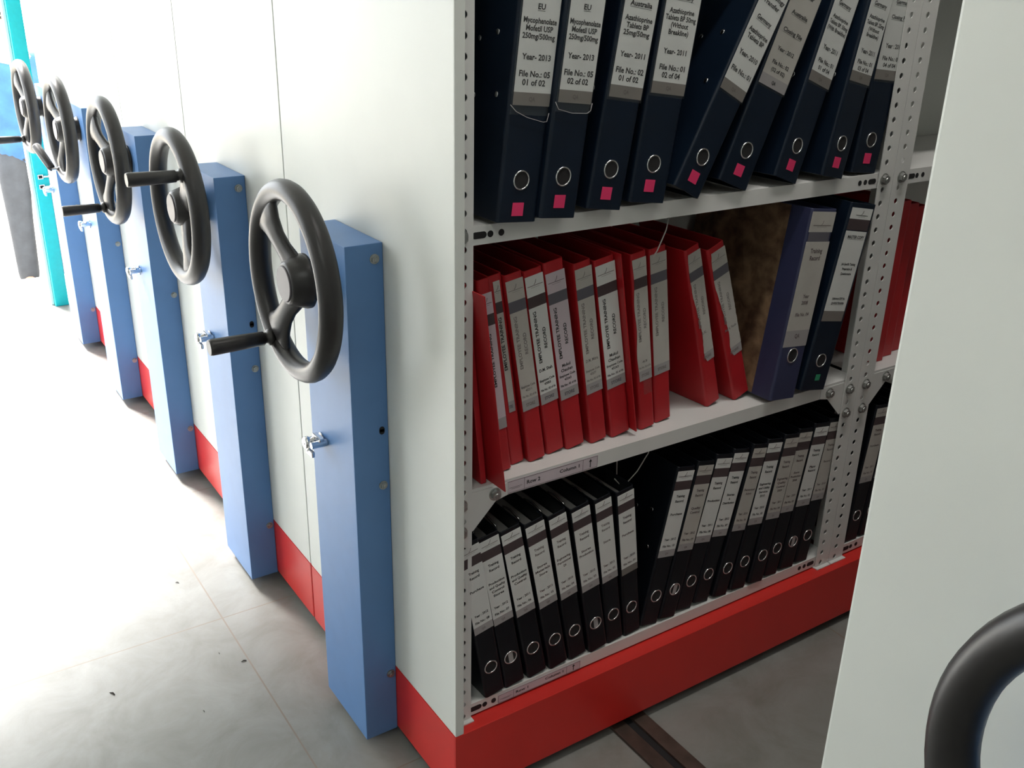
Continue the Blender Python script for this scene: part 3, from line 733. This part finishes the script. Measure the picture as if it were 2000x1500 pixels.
for i, (x, y, le, ya, w, ty, fd, nm, lab) in enumerate(RED):
    r = place('box_file', x, y, z2, le, ya, 0, w, lab, 'file', 'red box files on the middle shelf')
    H = 0.322 if ty != 'L2' else 0.330
    file_body(r, w, 0.215, H, M['redfile'], rivets=False)
    hb, ht = 0.0934, 0.3122
    if ty == 'P': hb, ht = 0.075, 0.300
    x0, x1 = 0.0008, w - 0.0008
    if ty == 'N': x0, x1 = 0.009, w - 0.006
    if i == 7: x1 = w - .002
    paper = {'P': M['lbl_pink'], 'L2': M['lbl_pink'], 'L': M['lbl']}.get(ty, M['lbl_old'])
    jag = None
    if ty == 'J':
        jag = (lambda z, w=w: w * (torn(1 - (z - .0934) / .2188) + random.random() * .035))
    if ty == 'T':
        jag = (lambda z, w=w: 0.05 * w + 0.04 * w * math.sin(z * 70 + 1))
    hh = ht - .033
    bandm = {'O': M['bandg'], 'L': M['band'], 'J': M['bandg'], 'T': M['band'], 'L2': M['bandg']}.get(ty, M['band'])
    lb = strips(r, x0, x1, [(hb, hb + .019, M['lgrey']), (hb + .019, hh - .018, paper), (hh, ht, paper)], jag=jag)
    strips(r, x0, x1, [(hh - .018, hh, bandm)], 'label_band', jag=jag)
    cw = x1 - x0; ink = M['inkf'] if fd else M['ink']
    L_ = []
    if w > 0.018:

        L_.append(('EMPLOYEE TRAINING', hb + .117, .088, .0078 if w > .025 else .006, {'rot': math.pi / 2, 'dx': -cw * .22 if w > .03 else 0}))
        if w > .03: L_.append(('RECORD', hb + .113, .036, .0078, {'rot': math.pi / 2, 'dx': cw * .18}))
    z = hb + .060
    if nm[0]:
        for s in nm[0].split(' ') if nm[0].startswith('Mukul') else [nm[0]]:
            L_.append((s, z, cw * min(.75, .09 * len(s)), .0075)); z -= .0085
    if nm[1]: L_ += [(nm[1], hb + .042, cw * .85, .0058)]
    if nm[2]: L_ += [(nm[2], hb + .035, cw * .38, .0058), ('File No.: 02 of 06', hb + .025, cw * .85, .0052)]
    if w > .025: L_.append(('STORE', hb + .0095, cw * .55, .0078, {'mi': 1}))
    text_part(lb, L_, w, mat_=ink, mat2=M['grey'] if fd else M['bandg'])
    bm = bmesh.new(); logo(bm, (x0 + x1) / 2, ht - .012, cw * .85); link('label_logo', bm, M['inkf'] if fd else M['inkr'], lb)
    if i == 6:
        bm = bmesh.new(); box(bm, w + .0012, w + .0035, -.014, .20, .0, H + .002, .0008); link('cover_flap', bm, M['redfile'], r)
    if i == 7:
        bm = bmesh.new(); box(bm, w * .35, w * .9, -.0006, -.0002, hb - .028, hb + .010, 0.0002); link('tape', bm, M['film'], r)

# loose red cover sheet sticking out at the left end of the middle shelf
r = place('red_cover_sheet', 0.0850, -0.0080, z2, -7.5, 2, 0, 0.002, 'loose red cover board sticking out over the shelf edge beside the left upright', 'folder', None)
r.name = 'folder_board'
bm = bmesh.new(); box(bm, 0.0, 0.0018, 0.004, 0.22, 0.0, 0.318, 0.0006); link('board', bm, M['redfile'], r)
r = place('box_file', 0.0665, 0.035, z2, -6.0, 0, 0, 0.012, 'thin red file pressed against the left upright on the middle shelf', 'file', None)
bm = bmesh.new(); box(bm, 0.0, 0.010, 0.0, 0.22, 0.0, 0.322, 0.0018); link('cover', bm, M['redfile'], r)

# --- blue marbled file and navy file on the middle shelf
w = 0.0711
r = place('box_file', 0.6816, 0.0163, z2, 7.2, 2.4, 0.3, w, 'blue box file with brown marbled sides and long label ending QA', 'file', None)
file_body(r, w, 0.262, 0.356, M['bluefile'], wrap=M['marble'], rivets=False)
finger_ring(r, w, 0.0863, 0.0135)
hb, ht = 0.1036, 0.3511
lb = strips(r, 0.0015, w - 0.003, [(hb, hb + .031, M['lgrey']), (hb + .031, ht - .053, M['lbl_old']), (ht - .036, ht, M['lbl_old'])])
strips(r, 0.004, w - 0.008, [(ht - .053, ht - .036, M['bandg'])], 'label_band')
text_part(lb, [('Training', ht - .070, .034, .0115), ('Record', ht - .083, .029, .0115), ('Year', ht - .153, .018, .0095), ('2008', ht - .165, .018, .0095), ('File No. 04', ht - .187, .038, .0090), ('QA', hb + .020, .014, .011)], w, mat_=M['inkr'])
bm = bmesh.new(); logo(bm, w / 2, ht - .020, .05); link('label_logo', bm, M['inkr'], lb)
w = 0.0700
r = place('box_file', 0.7640, 0.0167, z2, 9.6, -1.0, 0.8, w, 'navy box file with MASTER COPY label and green sticker', 'file', None)
file_body(r, w, 0.262, 0.358, M['navy'])
finger_ring(r, w, 0.0604, 0.0125); sticker(r, w * .55, 0.026, M['green'], 0.0065)
hb, ht = 0.1375, 0.3494
lb = strips(r, 0.0035, w - 0.008, [(hb, hb + .020, M['grey']), (hb + .020, ht - .042, M['lbl']), (ht - .020, ht, M['lbl'])])
strips(r, 0.0035, w - 0.008, [(ht - .040, ht - .020, M['band'])], 'label_band')
text_part(lb, [('MASTER COPY', ht - .053, .046, .0080, {'u': 1}), ('Job Specific Training', ht - .103, .040, .0065), ('Preparation &', ht - .112, .028, .0065), ('Questionnaire', ht - .121, .030, .0065),
               ('Reference SOP No.', ht - .168, .036, .0058, {'u': 1}), ('QA/003/TRN/006', ht - .177, .036, .0058, {'u': 1})], w)
bm = bmesh.new(); logo(bm, w / 2, ht - .009, .034); link('label_logo', bm, M['ink'], lb)
# striped file behind the upright
w = 0.040
r = place('box_file', 0.8650, 0.075, z2, 6.0, 0, 0, w, 'pale striped file with yellow and orange bands behind the navy MASTER COPY file', 'file', None)
file_body(r, w, 0.19, 0.30, M['lbl_old'], rivets=False)
strips(r, 0.0, w, [(0.0, 0.012, M['hole']), (0.050, 0.075, M['band']), (0.075, 0.095, M['orange']), (0.105, 0.125, M['yellow'])], 'spine_bands')

# --- second bay, seen between the uprights and the near panel
for i, (x, lab) in enumerate(((1.030, 'red file just right of the double upright on the middle shelf'), (1.0755, 'red file partly hidden by the nearest end panel'), (1.122, 'red file right of another, behind the nearest end panel'))):
    w = 0.040
    r = place('box_file', x, 0.06 + .012 * i, z2, 0.6, 0, 0, w, lab, 'file', 'red box files in the second bay')
    file_body(r, w, 0.21, 0.335 - .012 * i, M['redfile'], rivets=False)
for i, (x, fd, lab) in enumerate(((1.003, 1, 'black file just right of the double upright on the lowest shelf'), (1.052, 1, 'second black file right of the double upright on the lowest shelf'), (1.100, 0, 'third black file right of the double upright, at the near panel edge'))):
    w = 0.0445
    r = place('box_file', x, 0.031, z3, 6.0, 0, 0, w, lab, 'file', 'black box files in the second bay')
    file_body(r, w, 0.245, 0.320, M['blackfile'], rivets=False)
    finger_ring(r, w, 0.061, 0.012)
    training(r, w, 0.141, 0.313, 0.32, ['Purchase'] if i == 0 else ['Stores'], '2011', '0%d' % (i + 1), fd, tw=.93, m_=M['lbl_old'])

# hanging cords
def cord(pts, label, r=0.0011):
    bm = bmesh.new(); tube(bm, pts, r, 6); tag(link('hanging_cord', bm, M['cord']), label, 'cord')
cord([(0.426, 0.052, ZB + 0.8148), (0.420, 0.050, ZB + 0.79), (0.404, 0.050, ZB + 0.757), (0.400, 0.056, ZB + 0.745)], 'white cord hanging from the upper shelf over the red files')
cord([(0.437, 0.060, ZB + 0.4085), (0.430, 0.060, ZB + 0.385), (0.412, 0.065, ZB + 0.352), (0.385, 0.07, ZB + 0.325), (0.365, 0.07, ZB + 0.3475)], 'white cord curving down from the middle shelf over the black files')
cord([(0.373, 0.080, ZB + 0.4085), (0.376, 0.080, ZB + 0.38), (0.378, 0.08, ZB + 0.3485)], 'thin straight cord beside the curved one under the middle shelf')

# debris on the floor
for i, (x, y, s) in enumerate(((-0.205, 0.93, .004), (-0.170, 0.575, .0055), (-0.205, 0.625, .003), (-0.42, 0.615, .007), (-0.285, 0.47, .003))):
    bm = bmesh.new(); a = random.random() * 3
    tube(bm, [(x - s * math.cos(a), y - s * math.sin(a), .0012), (x, y, .002), (x + s * math.cos(a + .5), y + s * math.sin(a + .5), .0012)], [s * .15, s * .25, s * .1], 6)
    tag(link('leaf_scrap', bm, M['twig']), 'tiny dark dry scrap lying on the grey floor tiles', 'debris', 'dry scraps on the floor')

# ------------------------------------------------------------------ person outside
def skin_mesh(name, pts, edges, radii, mat_, parent=None, sub=2):
    me = bpy.data.meshes.new(name); me.from_pydata([Vector(p) for p in pts], edges, []); me.update()
    o = bpy.data.objects.new(name, me); COL.objects.link(o)
    me.materials.append(mat_)
    sk = o.modifiers.new('skin', 'SKIN')
    if not me.skin_vertices: me.skin_vertices.new()
    for i, r in enumerate(radii):
        r = r if isinstance(r, tuple) else (r, r)
        me.skin_vertices[0].data[i].radius = r
        me.skin_vertices[0].data[i].use_root = (i == 0)
    ss = o.modifiers.new('sub', 'SUBSURF'); ss.levels = sub; ss.render_levels = sub
    sk.use_smooth_shade = True
    if parent: o.parent = parent
    return o
per = empty('person', (0.30, 6.0, -0.71), 'person in blue shirt and grey trousers standing outside the doorway', 'person'); per.scale = (1.06, 1.06, 1.06)
P = [(0, 0, .93), (0, 0, 1.08), (0, .01, 1.25), (0, .01, 1.40), (0, 0, 1.49), (0, -.01, 1.55),
     (.17, 0, 1.40), (.27, .06, 1.15), (.13, .17, 1.00), (-.17, 0, 1.40), (-.27, .06, 1.15), (-.13, .17, 1.00),
     (.095, 0, .86), (.10, -.02, .50), (.10, .03, .09), (-.095, 0, .86), (-.10, .03, .50), (-.10, .10, .09),
     (.11, -.12, .05), (-.11, -.05, .05), (0, -.02, 1.62), (0, -.02, 1.69)]
Ed = [(0, 1), (1, 2), (2, 3), (3, 4), (4, 5), (3, 6), (6, 7), (7, 8), (3, 9), (9, 10), (10, 11), (0, 12), (12, 13), (13, 14), (0, 15), (15, 16), (16, 17), (14, 18), (17, 19), (5, 20), (20, 21)]
Rd = [(.095, .07), (.11, .08), (.15, .105), (.12, .08), .048, .050, .055, .042, .028, .055, .042, .028, .055, .050, .036, .055, .050, .036, .032, .032, .082, .07]
skin_mesh('body', P, Ed, Rd, M['skin'], per)
S_ = [(0, 0, .78), (0, 0, 1.02), (0, .01, 1.25), (0, .01, 1.41), (.18, 0, 1.41), (.275, .06, 1.15), (.16, .155, 1.02), (-.18, 0, 1.41), (-.275, .06, 1.15), (-.16, .155, 1.02)]
skin_mesh('shirt', S_, [(0, 1), (1, 2), (2, 3), (3, 4), (4, 5), (5, 6), (3, 7), (7, 8), (8, 9)], [(.205, .155), (.185, .135), (.18, .13), (.13, .10), .075, .066, .058, .075, .066, .058], M['denim'], per)
T_ = [(0, 0, .99), (.095, 0, .80), (.10, -.02, .50), (.10, .01, .03), (-.095, 0, .82), (-.10, .03, .50), (-.10, .08, .03)]
skin_mesh('trousers', T_, [(0, 1), (1, 2), (2, 3), (0, 4), (4, 5), (5, 6)], [(.115, .105), (.105, .105), .08, .066, (.105, .105), .08, .066], M['trouser'], per)
bm = bmesh.new(); bmesh.ops.create_uvsphere(bm, u_segments=20, v_segments=12, radius=1, matrix=Matrix.Translation((0, .022, 1.700)) @ Matrix.Diagonal((.088, .098, .078, 1)))
link('hair', bm, M['hair'], per, smooth=True)
bm = bmesh.new()
for (sx, yy) in ((.10, -.03), (-.10, .04)):
    bmesh.ops.create_uvsphere(bm, u_segments=14, v_segments=8, radius=1, matrix=Matrix.Translation((sx, yy - .03, .04)) @ Matrix.Diagonal((.045, .13, .04, 1)))
link('shoes', bm, M['shoe'], per, smooth=True)
bm = bmesh.new()          # face: eyes, brows, nose, mouth, ears
for s_ in (1, -1):
    bmesh.ops.create_uvsphere(bm, u_segments=10, v_segments=8, radius=1, matrix=Matrix.Translation((s_ * .030, -.080, 1.655)) @ Matrix.Diagonal((.012, .010, .007, 1)))
    box(bm, s_ * .030 - .016, s_ * .030 + .016, -.088, -.076, 1.670, 1.675)
link('eyes', bm, M['hair'], per)
bm = bmesh.new()
cyl(bm, (0, -.080, 1.655), (0, -.104, 1.622), .007, .014, seg=10)
for s_ in (1, -1):
    bmesh.ops.create_uvsphere(bm, u_segments=10, v_segments=8, radius=1, matrix=Matrix.Translation((s_ * .080, -.01, 1.64)) @ Matrix.Diagonal((.010, .018, .030, 1)))
box(bm, -.022, .022, -.092, -.078, 1.592, 1.600, .003)
link('face', bm, M['skin'], per, smooth=True)
# hands with fingers, clasped behind the back
for s_ in (1, -1):
    hp = [(s_ * .13, .17, 1.00), (s_ * .07, .185, .975 + .02 * s_)]; he = [(0, 1)]; hr = [(.026, .018), (.034, .016)]
    for k, L__ in enumerate((.075, .085, .08, .062)):
        zz = 1.005 - .017 * k + .02 * s_; i0 = len(hp)
        hp += [(s_ * .045, .19, zz), (s_ * (.045 - L__ * .5), .195 + .012 * s_, zz - .004), (s_ * (.045 - L__), .188 + .012 * s_, zz - .010)]
        he += [(1, i0), (i0, i0 + 1), (i0 + 1, i0 + 2)]; hr += [.0095, .009, .0075]
    i0 = len(hp); hp += [(s_ * .085, .19, 1.02), (s_ * .055, .195, 1.045)]; he += [(0, i0), (i0, i0 + 1)]; hr += [.0105, .0085]
    skin_mesh('hand', hp, he, hr, M['skin'], per, 1)

# bush outside
bu = empty('bush', (-0.55, 10.5, -0.71), 'pale dry bush outside behind the person', 'bush')
bm = bmesh.new()
for k in range(900):
    a = random.random() * 6.28; rr = random.random() ** .5 * .7; h = random.random() * (.9 - rr * .6)
    c = Vector((rr * math.cos(a), rr * math.sin(a), .08 + h)); s = .03 + random.random() * .04
    q = Matrix.Rotation(random.random() * 6.28, 3, 'Z') @ Matrix.Rotation(random.random() * 2, 3, 'X')
    bm.faces.new([bm.verts.new(c + q @ Vector(p)) for p in ((-s, 0, 0), (0, s * .4, 0), (s, 0, 0), (0, -s * .4, 0))])
link('foliage', bm, M['leaf'], bu)
bm = bmesh.new()
for k in range(7):
    a = k * .9; tube(bm, [(0, 0, 0), (.15 * math.cos(a), .15 * math.sin(a), .3), (.4 * math.cos(a), .4 * math.sin(a), .65)], [.02, .014, .005], 6)
link('stem', bm, M['twig'], bu)
